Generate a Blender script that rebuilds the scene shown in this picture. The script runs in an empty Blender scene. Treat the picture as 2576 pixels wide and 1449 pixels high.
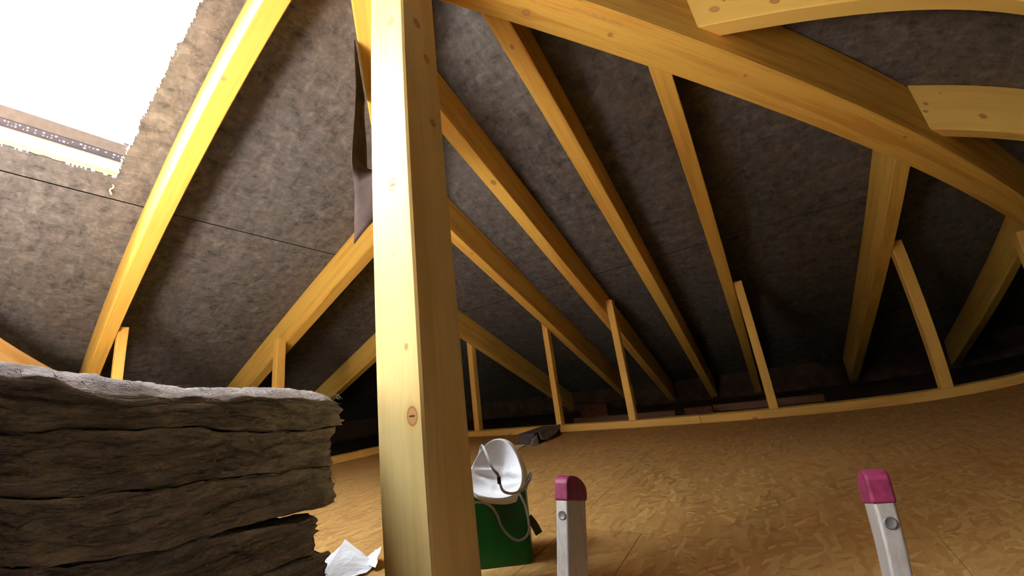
import bpy, bmesh, math, random
from mathutils import Vector, Matrix, noise

S = 0.6            # one layout unit in metres
H0 = 0.775         # camera height above the loft floor, layout units
T = 0.41953882     # roof slope (rise / run)

def W(x, y, z):
    return Vector((x * S, y * S, (z + H0) * S))

SC = bpy.context.scene
COL = SC.collection

# ------------------------------------------------------------------ camera
cam_data = bpy.data.cameras.new('camera')
cam = bpy.data.objects.new('camera', cam_data)
COL.objects.link(cam)
cam_data.type = 'PANO'
cam_data.sensor_fit = 'HORIZONTAL'
cam_data.sensor_width = 36.0
cam_data.panorama_type = 'FISHEYE_LENS_POLYNOMIAL'
cam_data.fisheye_fov = math.radians(200)
_g = 2576 / 36.0 / 1000.0
cam_data.fisheye_polynomial_k0 = 0.0
cam_data.fisheye_polynomial_k1 = -1.11520288 * _g
cam_data.fisheye_polynomial_k2 = 0.09116348 * _g ** 2
cam_data.fisheye_polynomial_k3 = 0.31075964 * _g ** 3
cam_data.fisheye_polynomial_k4 = -0.14941391 * _g ** 4
cam_data.clip_start = 0.01
R = Matrix(((0.82780099, 0.54690781, -0.12504947),
            (0.24961213, -0.15942426, 0.95513229),
            (0.50243339, -0.82187332, -0.26848638)))
cam.matrix_world = Matrix.Translation(W(0, 0, 0)) @ R.transposed().to_4x4()
SC.camera = cam

# ------------------------------------------------------------------ light
SKY = 66.0
SUN = 1420.0
world = bpy.data.worlds.new('sky')
world.use_nodes = True
bg = world.node_tree.nodes['Background']
bg.inputs[0].default_value = (0.86, 0.92, 1.0, 1)
# overcast sky: three times brighter overhead than at the horizon
_wt = world.node_tree
_tc = _wt.nodes.new('ShaderNodeTexCoord'); _sx = _wt.nodes.new('ShaderNodeSeparateXYZ')
_m1 = _wt.nodes.new('ShaderNodeMath'); _m1.operation = 'MAXIMUM'; _m1.inputs[1].default_value = 0.0
_m2 = _wt.nodes.new('ShaderNodeMath'); _m2.operation = 'MULTIPLY_ADD'
_m2.inputs[1].default_value = SKY * 2 / 3; _m2.inputs[2].default_value = SKY / 3
_wt.links.new(_tc.outputs['Generated'], _sx.inputs[0]); _wt.links.new(_sx.outputs[2], _m1.inputs[0])
_wt.links.new(_m1.outputs[0], _m2.inputs[0]); _wt.links.new(_m2.outputs[0], bg.inputs[1])
SC.world = world
sun_data = bpy.data.lights.new('sun', 'SUN')
sun_data.energy = SUN
sun_data.angle = math.radians(1.5)
sun_data.color = (1.0, 0.97, 0.92)
sun = bpy.data.objects.new('sun', sun_data)
COL.objects.link(sun)
SUN_DIR = Vector((0.30, -0.36, -1.0)).normalized()
sun.rotation_euler = SUN_DIR.to_track_quat('-Z', 'Y').to_euler()
sun.location = W(-4, 2, 8)

SC.view_settings.view_transform = 'Standard'
SC.view_settings.look = 'None'
SC.view_settings.gamma = 1.0
SC.view_settings.use_curve_mapping = False
SC.view_settings.exposure = 0.0
cy = SC.cycles
cy.max_bounces = 8
cy.diffuse_bounces = 6
cy.glossy_bounces = 3
cy.transmission_bounces = 4
cy.transparent_max_bounces = 8
cy.caustics_reflective = False
cy.caustics_refractive = False
cy.sample_clamp_indirect = 20.0
cy.use_denoising = True
cy.use_adaptive_sampling = True
cy.adaptive_threshold = 0.02

# ------------------------------------------------------------------ materials
class NT:
    def __init__(self, name, rough=0.7, spec=0.3):
        self.m = bpy.data.materials.new(name)
        self.m.use_nodes = True
        self.t = self.m.node_tree
        self.b = self.t.nodes['Principled BSDF']
        self.b.inputs['Roughness'].default_value = rough
        self.b.inputs['Specular IOR Level'].default_value = spec
    def n(self, kind, **kw):
        nd = self.t.nodes.new(kind)
        for k, v in kw.items():
            setattr(nd, k, v)
        return nd
    def l(self, a, b):
        self.t.links.new(a, b)
    def put(self, sock, v):
        if hasattr(v, 'is_output'):
            self.l(v, sock)
        else:
            sock.default_value = v
    def math(self, op, a, b=None, c=None, clamp=False):
        nd = self.n('ShaderNodeMath', operation=op, use_clamp=clamp)
        self.put(nd.inputs[0], a)
        if b is not None: self.put(nd.inputs[1], b)
        if c is not None: self.put(nd.inputs[2], c)
        return nd.outputs[0]
    def vmath(self, op, a, b=None):
        nd = self.n('ShaderNodeVectorMath', operation=op)
        self.put(nd.inputs[0], a)
        if b is not None: self.put(nd.inputs[1], b)
        return nd.outputs[1] if op in ('LENGTH', 'DISTANCE') else nd.outputs[0]
    def mix(self, f, a, b, blend='MIX'):
        nd = self.n('ShaderNodeMix', data_type='RGBA', blend_type=blend)
        self.put(nd.inputs[0], f)
        self.put(nd.inputs[6], a)
        self.put(nd.inputs[7], b)
        return nd.outputs[2]
    def mapr(self, v, a, b, c=0.0, d=1.0, smooth=True):
        nd = self.n('ShaderNodeMapRange', interpolation_type='SMOOTHSTEP' if smooth else 'LINEAR')
        self.put(nd.inputs[0], v)
        for i, q in enumerate((a, b, c, d)):
            nd.inputs[i + 1].default_value = q
        return nd.outputs[0]
    def noise(self, vec, scale=1.0, detail=3.0, rough=0.55, dist=0.0):
        nd = self.n('ShaderNodeTexNoise')
        self.l(vec, nd.inputs['Vector'])
        nd.inputs['Scale'].default_value = scale
        nd.inputs['Detail'].default_value = detail
        nd.inputs['Roughness'].default_value = rough
        nd.inputs['Distortion'].default_value = dist
        return nd.outputs['Fac']
    def ramp(self, f, stops):
        nd = self.n('ShaderNodeValToRGB')
        self.l(f, nd.inputs[0])
        e = nd.color_ramp.elements
        while len(e) < len(stops): e.new(0.5)
        for el, (p, c) in zip(e, stops):
            el.position = p
            el.color = (*c, 1)
        return nd.outputs[0]
    def bump(self, h, strength, dist):
        nd = self.n('ShaderNodeBump')
        nd.inputs['Strength'].default_value = strength
        nd.inputs['Distance'].default_value = dist
        self.l(h, nd.inputs['Height'])
        self.l(nd.outputs[0], self.b.inputs['Normal'])
    def color(self, c):
        self.put(self.b.inputs['Base Color'], c)

def rgba(c):
    return (*c, 1.0)

_seed = [0]
PINE = ((0.86, 0.555, 0.115), (0.62, 0.31, 0.05))
PALE = ((0.74, 0.57, 0.24), (0.58, 0.37, 0.10))
def wood(name, knots=(), cols=PINE, stamp=None, grain=1.0, cracks=()):
    """Sawn pine along the u axis of the UV map (metres); knots = (u, v, radius)."""
    _seed[0] += 1
    s = NT(name, 0.55, 0.25)
    uv = s.n('ShaderNodeUVMap', uv_map='UVMap').outputs[0]
    sep = s.n('ShaderNodeSeparateXYZ'); s.l(uv, sep.inputs[0])
    u, v = sep.outputs[0], sep.outputs[1]
    u = s.math('ADD', u, 3.7 * _seed[0]); v0 = v
    vv = v
    masks = []
    for (ku, kv, kr) in knots:
        du = s.math('SUBTRACT', sep.outputs[0], ku)
        dv = s.math('SUBTRACT', v0, kv)
        cmb = s.n('ShaderNodeCombineXYZ')
        s.l(s.math('MULTIPLY', du, 0.8), cmb.inputs[0]); s.l(dv, cmb.inputs[1])
        d = s.math('DIVIDE', s.vmath('LENGTH', cmb.outputs[0]), kr)
        fall = s.math('POWER', 2.718, s.math('MULTIPLY', s.math('MULTIPLY', d, d), -0.12))
        vv = s.math('SUBTRACT', vv, s.math('MULTIPLY', s.math('MULTIPLY', fall, 0.65), dv))
        masks.append((d, fall))
    cmb = s.n('ShaderNodeCombineXYZ')
    s.l(u, cmb.inputs[0]); s.l(vv, cmb.inputs[1])
    cmb.inputs[2].default_value = _seed[0] * 1.7
    def stretched(su, sv, **kw):
        vec = s.vmath('MULTIPLY', cmb.outputs[0], (su, sv, 1.0))
        return s.noise(vec, **kw)
    broad = stretched(0.9, 14.0, detail=3.0, rough=0.5, dist=0.4)
    fine = stretched(3.0, 110.0, detail=3.0, rough=0.6)
    tone = stretched(0.8, 1.6, detail=1.0)
    f = s.math('ADD', s.math('MULTIPLY', s.mapr(broad, 0.44, 0.66), 0.62 * grain), s.math('MULTIPLY', s.mapr(fine, 0.45, 0.75), 0.42 * grain))
    c = s.mix(f, rgba(cols[0]), rgba(cols[1]))
    c = s.mix(s.math('MULTIPLY', s.mapr(tone, 0.3, 0.7), 0.18), c, rgba((cols[0][0] * 0.8, cols[0][1] * 0.68, cols[0][2] * 0.55)))
    for d, fall in masks:
        c = s.mix(s.math('MULTIPLY', s.mapr(d, 1.9, 0.9), 0.35), c, rgba((0.55, 0.30, 0.09)))
        ring = s.math('MULTIPLY', s.mapr(d, 1.12, 0.98), 0.8)
        c = s.mix(ring, c, rgba((0.26, 0.11, 0.03)))
        c = s.mix(s.mapr(d, 0.95, 0.75), c, rgba((0.50, 0.26, 0.09)))
    for (cu, cv, lu, lv) in cracks:
        du = s.math('ABSOLUTE', s.math('SUBTRACT', sep.outputs[0], cu))
        wob = s.math('MULTIPLY', s.math('SUBTRACT', s.noise(uv, 90.0, 1.0), 0.5), lv * 2)
        dv = s.math('ABSOLUTE', s.math('ADD', s.math('SUBTRACT', v0, cv), wob))
        k = s.math('MULTIPLY', s.mapr(du, lu, lu * 0.6), s.mapr(dv, lv, lv * 0.5))
        c = s.mix(k, c, rgba((0.06, 0.025, 0.01)))
    s.color(c)
    s.bump(fine, 0.12, 0.002)
    return s.m

def felt_mat():
    s = NT('roofing_felt', 0.95, 0.05)
    co = s.n('ShaderNodeTexCoord').outputs['Object']
    v1 = s.vmath('MULTIPLY', co, (20.0, 11.0, 20.0))
    v1b = s.vmath('MULTIPLY', co, (11.0, 20.0, 11.0))
    a = s.noise(v1, 1.0, 3.0, 0.55, 0.8)
    a2 = s.noise(v1b, 1.0, 3.0, 0.55, 0.8)
    b = s.noise(s.vmath('MULTIPLY', co, (70.0, 45.0, 70.0)), 1.0, 2.0, 0.6, 1.2)
    g = s.noise(co, 1.1, 2.0)
    f = s.math('ADD', s.math('MULTIPLY', a, 0.5), s.math('MULTIPLY', a2, 0.5))
    c = s.ramp(f, [(0.34, (0.0540, 0.0496, 0.0502)), (0.46, (0.0966, 0.0891, 0.0866)), (0.54, (0.1136, 0.1051, 0.1018)), (0.66, (0.1647, 0.1533, 0.1459))])
    c = s.mix(s.math('MULTIPLY', s.mapr(b, 0.56, 0.74), 0.55), c, rgba((0.1891, 0.1828, 0.1781)))
    c = s.mix(s.math('MULTIPLY', s.mapr(b, 0.42, 0.26), 0.35), c, rgba((0.0378, 0.0350, 0.0372)))
    c = s.mix(s.math('MULTIPLY', s.mapr(g, 0.4, 0.75), 0.12), c, rgba((0.1248, 0.1012, 0.0971)))
    s.color(c)
    s.bump(s.math('ADD', f, s.math('MULTIPLY', b, 0.4)), 0.35, 0.012)
    return s.m

def osb_mat():
    s = NT('strand_board', 0.6, 0.3)
    co = s.n('ShaderNodeTexCoord').outputs['Object']
    layers = []
    warp = s.n('ShaderNodeTexNoise'); s.l(co, warp.inputs['Vector']); warp.inputs['Scale'].default_value = 16.0
    wv = s.vmath('MULTIPLY', s.vmath('SUBTRACT', warp.outputs['Color'], (0.5, 0.5, 0.5)), (0.035, 0.035, 0.0))
    base = s.vmath('ADD', co, wv)
    for k, (ang, off) in enumerate(((0.15, 0.0), (0.95, 3.1), (-0.75, 7.7), (1.6, 5.2))):
        mp = s.n('ShaderNodeMapping')
        s.l(base, mp.inputs[0])
        mp.inputs['Rotation'].default_value = (0, 0, ang)
        mp.inputs['Location'].default_value = (off, off * 0.7, 0)
        vec = s.vmath('MULTIPLY', mp.outputs[0], (13.0, 68.0, 0.0))
        vo = s.n('ShaderNodeTexVoronoi', voronoi_dimensions='2D', feature='F1')
        s.l(vec, vo.inputs['Vector']); vo.inputs['Scale'].default_value = 1.0
        sp = s.n('ShaderNodeSeparateColor'); s.l(vo.outputs['Color'], sp.inputs[0])
        fib = s.noise(s.vmath('MULTIPLY', mp.outputs[0], (14.0, 240.0, 1.0)), 1.0, 2.0)
        val = s.math('ADD', s.math('MULTIPLY', sp.outputs[0], 0.66), s.math('MULTIPLY', fib, 0.34))
        layers.append((val, sp.outputs[1]))
    val = layers[0][0]
    for k in (1, 2, 3):
        pick = s.mapr(layers[k][1], 0.55, 0.60)
        nd = s.n('ShaderNodeMix', data_type='FLOAT')
        s.l(pick, nd.inputs[0]); s.l(val, nd.inputs[2]); s.l(layers[k][0], nd.inputs[3])
        val = nd.outputs[0]
    c = s.ramp(val, [(0.10, (0.225, 0.095, 0.026)), (0.24, (0.32, 0.156, 0.042)), (0.48, (0.375, 0.200, 0.060)), (0.74, (0.43, 0.245, 0.080)), (0.92, (0.54, 0.335, 0.125))])
    big = s.noise(co, 2.2, 2.0)
    c = s.mix(s.math('MULTIPLY', s.mapr(big, 0.35, 0.7), 0.25), c, rgba((0.39, 0.20, 0.056)))
    s.color(c)
    s.bump(val, 0.25, 0.004)
    return s.m

def wool_mat():
    s = NT('mineral_wool', 1.0, 0.0)
    co = s.n('ShaderNodeTexCoord').outputs['Object']
    a = s.noise(s.vmath('MULTIPLY', co, (9.0, 9.0, 30.0)), 1.0, 4.0, 0.6, 0.7)
    b = s.noise(s.vmath('MULTIPLY', co, (60.0, 60.0, 160.0)), 1.0, 3.0, 0.65, 1.0)
    c = s.ramp(a, [(0.30, (0.13, 0.108, 0.102)), (0.5, (0.235, 0.204, 0.194)), (0.72, (0.36, 0.315, 0.30))])
    c = s.mix(s.math('MULTIPLY', s.mapr(b, 0.5, 0.8), 0.5), c, rgba((0.54, 0.48, 0.44)))
    c = s.mix(s.math('MULTIPLY', s.mapr(b, 0.45, 0.25), 0.5), c, rgba((0.12, 0.095, 0.085)))
    s.color(c)
    s.bump(s.math('ADD', a, b), 0.45, 0.008)
    return s.m

def plain(name, c, rough=0.6, spec=0.3, metal=0.0, vary=0.15, scale=30.0, bump=0.0, stretch=(1, 1, 1)):
    s = NT(name, rough, spec)
    s.b.inputs['Metallic'].default_value = metal
    co = s.n('ShaderNodeTexCoord').outputs['Object']
    f = s.noise(s.vmath('MULTIPLY', co, stretch), scale, 3.0)
    s.color(s.mix(s.mapr(f, 0.3, 0.7), rgba(tuple(x * (1 - vary) for x in c)), rgba(tuple(min(1, x * (1 + vary)) for x in c))))
    if bump:
        s.bump(f, bump, 0.003)
    return s

M_FELT = felt_mat()
M_OSB = osb_mat()
M_WOOL = wool_mat()
M_ALU = plain('brushed_aluminium', (0.52, 0.49, 0.465), 0.45, 0.5, 0.45, 0.12, 6.0, 0.05, (30, 30, 1)).m
M_CAP = plain('magenta_plastic', (0.20, 0.018, 0.068), 0.5, 0.4, 0.0, 0.3, 60.0, 0.15).m
M_WHITE = plain('white_paint', (0.85, 0.85, 0.83), 0.5, 0.3).m
M_FRAY = plain('torn_white_fibre', (0.85, 0.80, 0.74), 0.9, 0.0).m
M_SASH = plain('grey_lacquer', (0.10, 0.085, 0.085), 0.45, 0.4).m
M_VENT = plain('dark_vent_plastic', (0.045, 0.038, 0.06), 0.5, 0.4).m
M_EDGESHADE = plain('underlay_edge_shade', (0.006, 0.005, 0.005), 0.9, 0.0).m  # near-black, paints the shadow of the felt laps onto sheet edges and strips
M_GREYCARD = plain('grey_card', (0.07, 0.056, 0.056), 0.8, 0.1, 0.0, 0.2, 25.0).m
M_GREYFLAP = plain('pale_grey_card', (0.20, 0.16, 0.155), 0.8, 0.1, 0.0, 0.2, 25.0).m
M_STRAP = plain('grey_elastic', (0.36, 0.34, 0.32), 0.8, 0.1, 0.0, 0.12, 300.0).m
M_CLIP = plain('cream_plastic', (0.62, 0.52, 0.40), 0.5, 0.3).m
M_PLASTER = plain('stairwell_plaster', (0.62, 0.60, 0.56), 0.8, 0.1).m
_mk = plain('mask_filter', (0.84, 0.83, 0.85), 0.75, 0.1, 0.0, 0.04, 80.0, 0.1)
_mk.b.inputs['Subsurface Weight'].default_value = 0.0
M_MASK = _mk.m
M_MASKOUT = plain('mask_cream_foam', (0.80, 0.68, 0.46), 0.8, 0.1, 0.0, 0.05).m
_pl = plain('white_polythene', (0.86, 0.86, 0.90), 0.35, 0.5, 0.0, 0.03, 40.0)
_pl.b.inputs['Transmission Weight'].default_value = 0.15
M_POLY = _pl.m

def green_mat():
    s = NT('green_translucent_plastic', 0.35, 0.5)
    co = s.n('ShaderNodeTexCoord').outputs['Object']
    f = s.noise(co, 7.0, 2.0)
    c = s.mix(s.mapr(f, 0.35, 0.65), rgba((0.008, 0.085, 0.012)), rgba((0.012, 0.16, 0.020)))
    s.color(c)
    tr = s.n('ShaderNodeBsdfTranslucent')
    s.put(tr.inputs[0], rgba((0.02, 0.30, 0.03)))
    mx = s.n('ShaderNodeMixShader')
    mx.inputs[0].default_value = 0.35
    s.l(s.b.outputs[0], mx.inputs[1]); s.l(tr.outputs[0], mx.inputs[2])
    s.l(mx.outputs[0], s.t.nodes['Material Output'].inputs[0])
    return s.m
M_GREEN = green_mat()

def glass_mat():
    m = bpy.data.materials.new('clear_pane'); m.use_nodes = True
    t = m.node_tree; t.nodes.clear()
    o = t.nodes.new('ShaderNodeOutputMaterial')
    a = t.nodes.new('ShaderNodeBsdfTransparent'); a.inputs[0].default_value = (0.95, 0.97, 0.97, 1)
    g = t.nodes.new('ShaderNodeBsdfGlossy'); g.inputs['Roughness'].default_value = 0.02
    mx = t.nodes.new('ShaderNodeMixShader'); mx.inputs[0].default_value = 0.05
    t.links.new(a.outputs[0], mx.inputs[1]); t.links.new(g.outputs[0], mx.inputs[2]); t.links.new(mx.outputs[0], o.inputs[0])
    return m
M_GLASS = glass_mat()

# ------------------------------------------------------------------ helpers
def link(name, bm, mat, parent=None, smooth=False):
    me = bpy.data.meshes.new(name)
    bm.normal_update()
    bm.to_mesh(me); bm.free()
    if smooth:
        for p in me.polygons: p.use_smooth = True
    mats = mat if isinstance(mat, (list, tuple)) else [mat]
    for q in mats: me.materials.append(q)
    o = bpy.data.objects.new(name, me)
    COL.objects.link(o)
    if parent is not None: o.parent = parent
    return o

def tag(o, label=None, cat=None, group=None, kind=None):
    if label: o['label'] = label
    if cat: o['category'] = cat
    if group: o['group'] = group
    if kind: o['kind'] = kind
    return o

def empty(name, loc):
    o = bpy.data.objects.new(name, None)
    o.empty_display_size = 0.05
    COL.objects.link(o)
    o.location = loc
    return o

def at_origin(o, loc):
    """Move the origin of a mesh object to loc, keeping its shape where it stands."""
    o.data.transform(Matrix.Translation(-Vector(loc)))
    o.location = loc
    return o

def hull_face(bm, pts):
    return bm.faces.new([bm.verts.new(p) for p in pts])

def box_bm(lo, hi, bm=None, M=None):
    bm = bm or bmesh.new()
    vs = []
    for x in (lo[0], hi[0]):
        for y in (lo[1], hi[1]):
            for z in (lo[2], hi[2]):
                p = Vector((x, y, z))
                vs.append(bm.verts.new(M @ p if M else p))
    for f in ((0, 1, 3, 2), (4, 6, 7, 5), (0, 4, 5, 1), (2, 3, 7, 6), (0, 2, 6, 4), (1, 5, 7, 3)):
        bm.faces.new([vs[i] for i in f])
    return bm

def ubox(x0, x1, y0, y1, z0, z1, bm=None):
    return box_bm(W(x0, y0, z0), W(x1, y1, z1), bm)

def timber(name, o, d, a, b, ra, rb, cut0, cut1, mat, parent=None, ch=0.004, origin_at_end=False):
    """A sawn timber: axis point o, direction d; cross axes a, b with ranges ra, rb (layout units);
    cut0, cut1 = (point, normal) planes that trim the ends. UV: u along d in metres, v around the section."""
    o, d, a, b = Vector(o), Vector(d).normalized(), Vector(a), Vector(b)
    c = ch / S
    prof = [(ra[0] + c, rb[0]), (ra[1] - c, rb[0]), (ra[1], rb[0] + c), (ra[1], rb[1] - c),
            (ra[1] - c, rb[1]), (ra[0] + c, rb[1]), (ra[0], rb[1] - c), (ra[0], rb[0] + c)]
    w, h = ra[1] - ra[0], rb[1] - rb[0]
    vpos = [c, w - c, w + c, w + h - c, w + h + c, 2 * w + h - c, 2 * w + h + c, 2 * w + 2 * h - c, 2 * w + 2 * h + c]
    rings, us = [], []
    for (cp, cn) in (cut0, cut1):
        cp, cn = Vector(cp), Vector(cn)
        ring, uu = [], []
        for (sa, sb) in prof:
            q = o + a * sa + b * sb
            k = (cp - q).dot(cn) / d.dot(cn)
            ring.append(q + d * k); uu.append(k * S)
        rings.append(ring); us.append(uu)
    bm = bmesh.new()
    uvl = bm.loops.layers.uv.new('UVMap')
    va = [bm.verts.new(W(*p)) for p in rings[0]]
    vb = [bm.verts.new(W(*p)) for p in rings[1]]
    for i in range(8):
        j = (i + 1) % 8
        f = bm.faces.new((va[i], va[j], vb[j], vb[i]))
        v0, v1 = vpos[i] * S, vpos[i + 1] * S
        for lp, uv in zip(f.loops, ((us[0][i], v0), (us[0][j], v1), (us[1][j], v1), (us[1][i], v0))):
            lp[uvl].uv = uv
    for ring, k in ((list(reversed(va)), 0), (vb, 1)):
        f = bm.faces.new(ring)
        for lp in f.loops:
            lp[uvl].uv = (lp.vert.co.x * 0.15 + 9 + lp.vert.co.z * .15, lp.vert.co.y + lp.vert.co.z)
    bmesh.ops.recalc_face_normals(bm, faces=bm.faces)
    ob = link(name, bm, mat, parent)
    if parent is None:
        mid = sum((W(*p) for p in rings[1]), Vector()) / 8
        at_origin(ob, mid)
    return ob

X, Y, Z = (1, 0, 0), (0, 1, 0), (0, 0, 1)
AX, AY = -1.35, 0.985          # roof apex in plan
A_UNDER, A_FELT, A_HIP = 2.92, 3.386, 2.72
DEP = 0.462                      # vertical depth of a rafter
CR, CL, CT = 3.333, 3.486, 2.354       # underside planes: z = CR - T y, CL + T x, CT - T x
FR, FL, FT = 3.80, 3.952, 2.82         # felt planes
EAVE_R, EAVE_L, EAVE_T = 9.9, -10.3, 7.6
BACK = -6.5
HX1, HX2, HY1, HY2 = -0.66, 0.50, -0.62, 1.06   # floor hatch
rnd = random.Random(5)

# ------------------------------------------------------------------ floor, stairwell, end walls
bm = bmesh.new()
g = 0.0018
def panel(x0, x1, y0, y1):
    ubox(x0 + g, x1 - g, y0 + g, y1 - g, -H0 - 0.04, -H0, bm)
xs = [-5.95, -3.15, -1.07, 1.03, 3.13, 5.2]
ys = [-6.5, -4.1, -2.0, 0.0, 2.0, 4.0, 5.95]
for i in range(len(xs) - 1):
    for j in range(len(ys) - 1):
        x0, x1, y0, y1 = xs[i], xs[i + 1], ys[j], ys[j + 1]
        if x0 < HX2 and x1 > HX1 and y0 < HY2 and y1 > HY1:
            cx0, cx1, cy0, cy1 = max(x0, HX1), min(x1, HX2), max(y0, HY1), min(y1, HY2)
            if x0 < cx0: panel(x0, cx0, y0, y1)
            if cx1 < x1: panel(cx1, x1, y0, y1)
            if y0 < cy0: panel(cx0, cx1, y0, cy0)
            if cy1 < y1: panel(cx0, cx1, cy1, y1)
        else:
            panel(x0, x1, y0, y1)
tag(link('floor', bm, M_OSB), kind='structure')
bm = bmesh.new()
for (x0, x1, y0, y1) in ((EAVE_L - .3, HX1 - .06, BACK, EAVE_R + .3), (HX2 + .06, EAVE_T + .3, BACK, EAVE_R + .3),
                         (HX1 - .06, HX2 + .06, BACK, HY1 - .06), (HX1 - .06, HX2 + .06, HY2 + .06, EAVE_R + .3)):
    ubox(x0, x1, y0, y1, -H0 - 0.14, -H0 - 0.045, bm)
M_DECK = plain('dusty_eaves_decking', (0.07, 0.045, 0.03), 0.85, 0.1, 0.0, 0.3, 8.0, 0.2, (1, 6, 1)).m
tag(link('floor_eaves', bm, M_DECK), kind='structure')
bm = bmesh.new()
for (x0, x1, y0, y1) in ((HX1 - .04, HX1, HY1 - .04, HY2 + .04), (HX2, HX2 + .04, HY1 - .04, HY2 + .04),
                         (HX1, HX2, HY1 - .04, HY1), (HX1, HX2, HY2, HY2 + .04)):
    ubox(x0, x1, y0, y1, -H0 - 0.55, -H0 - 0.002, bm)
tag(link('trim_1', bm, M_PLASTER), kind='structure')
bm = bmesh.new()
zb = -H0 - 4.4
for (x0, x1, y0, y1) in ((-3.0, -2.9, -3, 3), (2.9, 3.0, -3, 3), (-3, 3, -3, -2.9), (-3, 3, 2.9, 3)):
    ubox(x0, x1, y0, y1, zb, -H0 - 0.145, bm)
ubox(-3, 3, -3, 3, zb - .1, zb, bm)
tag(link('wall_stairwell', bm, M_PLASTER), kind='structure')

M_ROUGH = wood('rough_wall_boards', cols=((0.42, 0.27, 0.13), (0.28, 0.16, 0.07)))
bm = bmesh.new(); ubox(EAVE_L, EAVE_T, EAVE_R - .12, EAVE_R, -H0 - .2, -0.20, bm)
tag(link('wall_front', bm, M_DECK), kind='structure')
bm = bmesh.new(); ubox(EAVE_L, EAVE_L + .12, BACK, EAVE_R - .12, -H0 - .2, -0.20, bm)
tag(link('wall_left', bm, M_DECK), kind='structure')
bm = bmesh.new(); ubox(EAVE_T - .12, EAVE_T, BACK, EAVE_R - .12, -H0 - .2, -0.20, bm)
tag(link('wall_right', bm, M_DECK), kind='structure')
bm = bmesh.new()
pts = [(EAVE_L - .3, -H0 - .2), (EAVE_T + .3, -H0 - .2), (EAVE_T + .3, FT - T * (EAVE_T + .3)), (AX, A_FELT + .05), (EAVE_L - .3, FL + T * (EAVE_L - .3))]
fa = [bm.verts.new(W(x, BACK, z)) for x, z in pts]
fb = [bm.verts.new(W(x, BACK - .15, z)) for x, z in pts]
bm.faces.new(fa); bm.faces.new(list(reversed(fb)))
for i in range(5):
    j = (i + 1) % 5
    bm.faces.new((fa[i], fb[i], fb[j], fa[j]))
bmesh.ops.recalc_face_normals(bm, faces=bm.faces)
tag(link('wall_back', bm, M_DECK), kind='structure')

# added unseen block behind the insulation, throws sunlight onto studs and beams
M_BOUNCE = plain('bounce_block_plaster', (0.36, 0.335, 0.30), 0.85, 0.1, 0.0, 0.06, 12.0, 0.2).m
bm = ubox(-3.05, -2.0, -2.5, -1.64, -H0 - .2, FL + T * -2.0 + .05)
for v in bm.verts:
    if v.co.z > 0.8: v.co.z = (FL + T * (v.co.x / S) + .05 + H0) * S
tag(link('wall_light_bounce', bm, M_BOUNCE), kind='structure')

# ------------------------------------------------------------------ roof underlay (ceiling) with the skylight hole
HOLE_Y2, HOLE_Y1, HOLE_X0, HOLE_X1 = 0.415, -0.98, -4.19, -2.10
SEAM_L, SEAM_R = -4.43, 5.33

def jag(p, q, n, amp, seed):
    """Points from p to q (2-D) with torn, uneven offsets."""
    r = random.Random(seed)
    out = []
    L = math.hypot(q[0] - p[0], q[1] - p[1])
    nx, ny = -(q[1] - p[1]) / L, (q[0] - p[0]) / L
    for i in range(n + 1):
        k = i / n
        o = 0 if i in (0, n) else amp * (noise.noise(Vector((k * L * 9, seed, 0))) + 0.6 * (r.random() - .5))
        out.append((p[0] + (q[0] - p[0]) * k + nx * o, p[1] + (q[1] - p[1]) * k + ny * o))
    return out

def sheet(bm, pts, zf, lift=0.0, thick=0.006, edge=1):
    lo = [bm.verts.new(W(x, y, zf(x, y) + lift)) for x, y in pts]
    hi = [bm.verts.new(W(x, y, zf(x, y) + lift + thick)) for x, y in pts]
    bm.faces.new(lo); bm.faces.new(list(reversed(hi)))
    n = len(pts)
    for i in range(n):
        j = (i + 1) % n
        bm.faces.new((lo[i], hi[i], hi[j], lo[j])).material_index = edge

zl = lambda x, y: FL + T * x
zr = lambda x, y: FR - T * y
zt = lambda x, y: FT - T * x
hipy = lambda x: AY - (x - AX)          # hip over the left corner: y as a function of x
jr = jag((HOLE_X0, HOLE_Y2 - .03), (HOLE_X1, HOLE_Y2 + .03), 150, 0.022, 3)   # right edge going up the slope
jb = jag((HOLE_X0, HOLE_Y1), (HOLE_X0, HOLE_Y2 - .03), 90, 0.012, 8)          # bottom edge
jt = jag((HOLE_X1, HOLE_Y2 + .03), (HOLE_X1, HOLE_Y1), 60, 0.015, 11)
jl = jag((HOLE_X1, HOLE_Y1), (HOLE_X0, HOLE_Y1), 80, 0.02, 14)
bm = bmesh.new()
# lower sheet (below the lap), upper sheets around the hole
EL = EAVE_L - .3
sheet(bm, [(EL, BACK), (SEAM_L - .016, BACK), (SEAM_L - .016, hipy(SEAM_L - .016)), (EL, hipy(EL))], zl, 0.004)
sheet(bm, [(SEAM_L, BACK), (HOLE_X0, BACK), (HOLE_X0, HOLE_Y1)] + jb[1:] + [(HOLE_X0, hipy(HOLE_X0)), (SEAM_L, hipy(SEAM_L))], zl)
sheet(bm, [(HOLE_X0, HOLE_Y2 - .03)] + jr[1:] + [(HOLE_X1, hipy(HOLE_X1)), (HOLE_X0, hipy(HOLE_X0))], zl)
sheet(bm, [(HOLE_X0, BACK), (HOLE_X1, BACK), (HOLE_X1, HOLE_Y1)] + jl[1:], zl)
sheet(bm, [(HOLE_X1, BACK), (AX, BACK), (AX, AY), (HOLE_X1, hipy(HOLE_X1)), (HOLE_X1, HOLE_Y2 + .03)] + jt[1:], zl)
bmesh.ops.recalc_face_normals(bm, faces=bm.faces)
ceiling_left = tag(link('ceiling_left', bm, [M_FELT, M_EDGESHADE]), kind='structure')
bm = bmesh.new()
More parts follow.
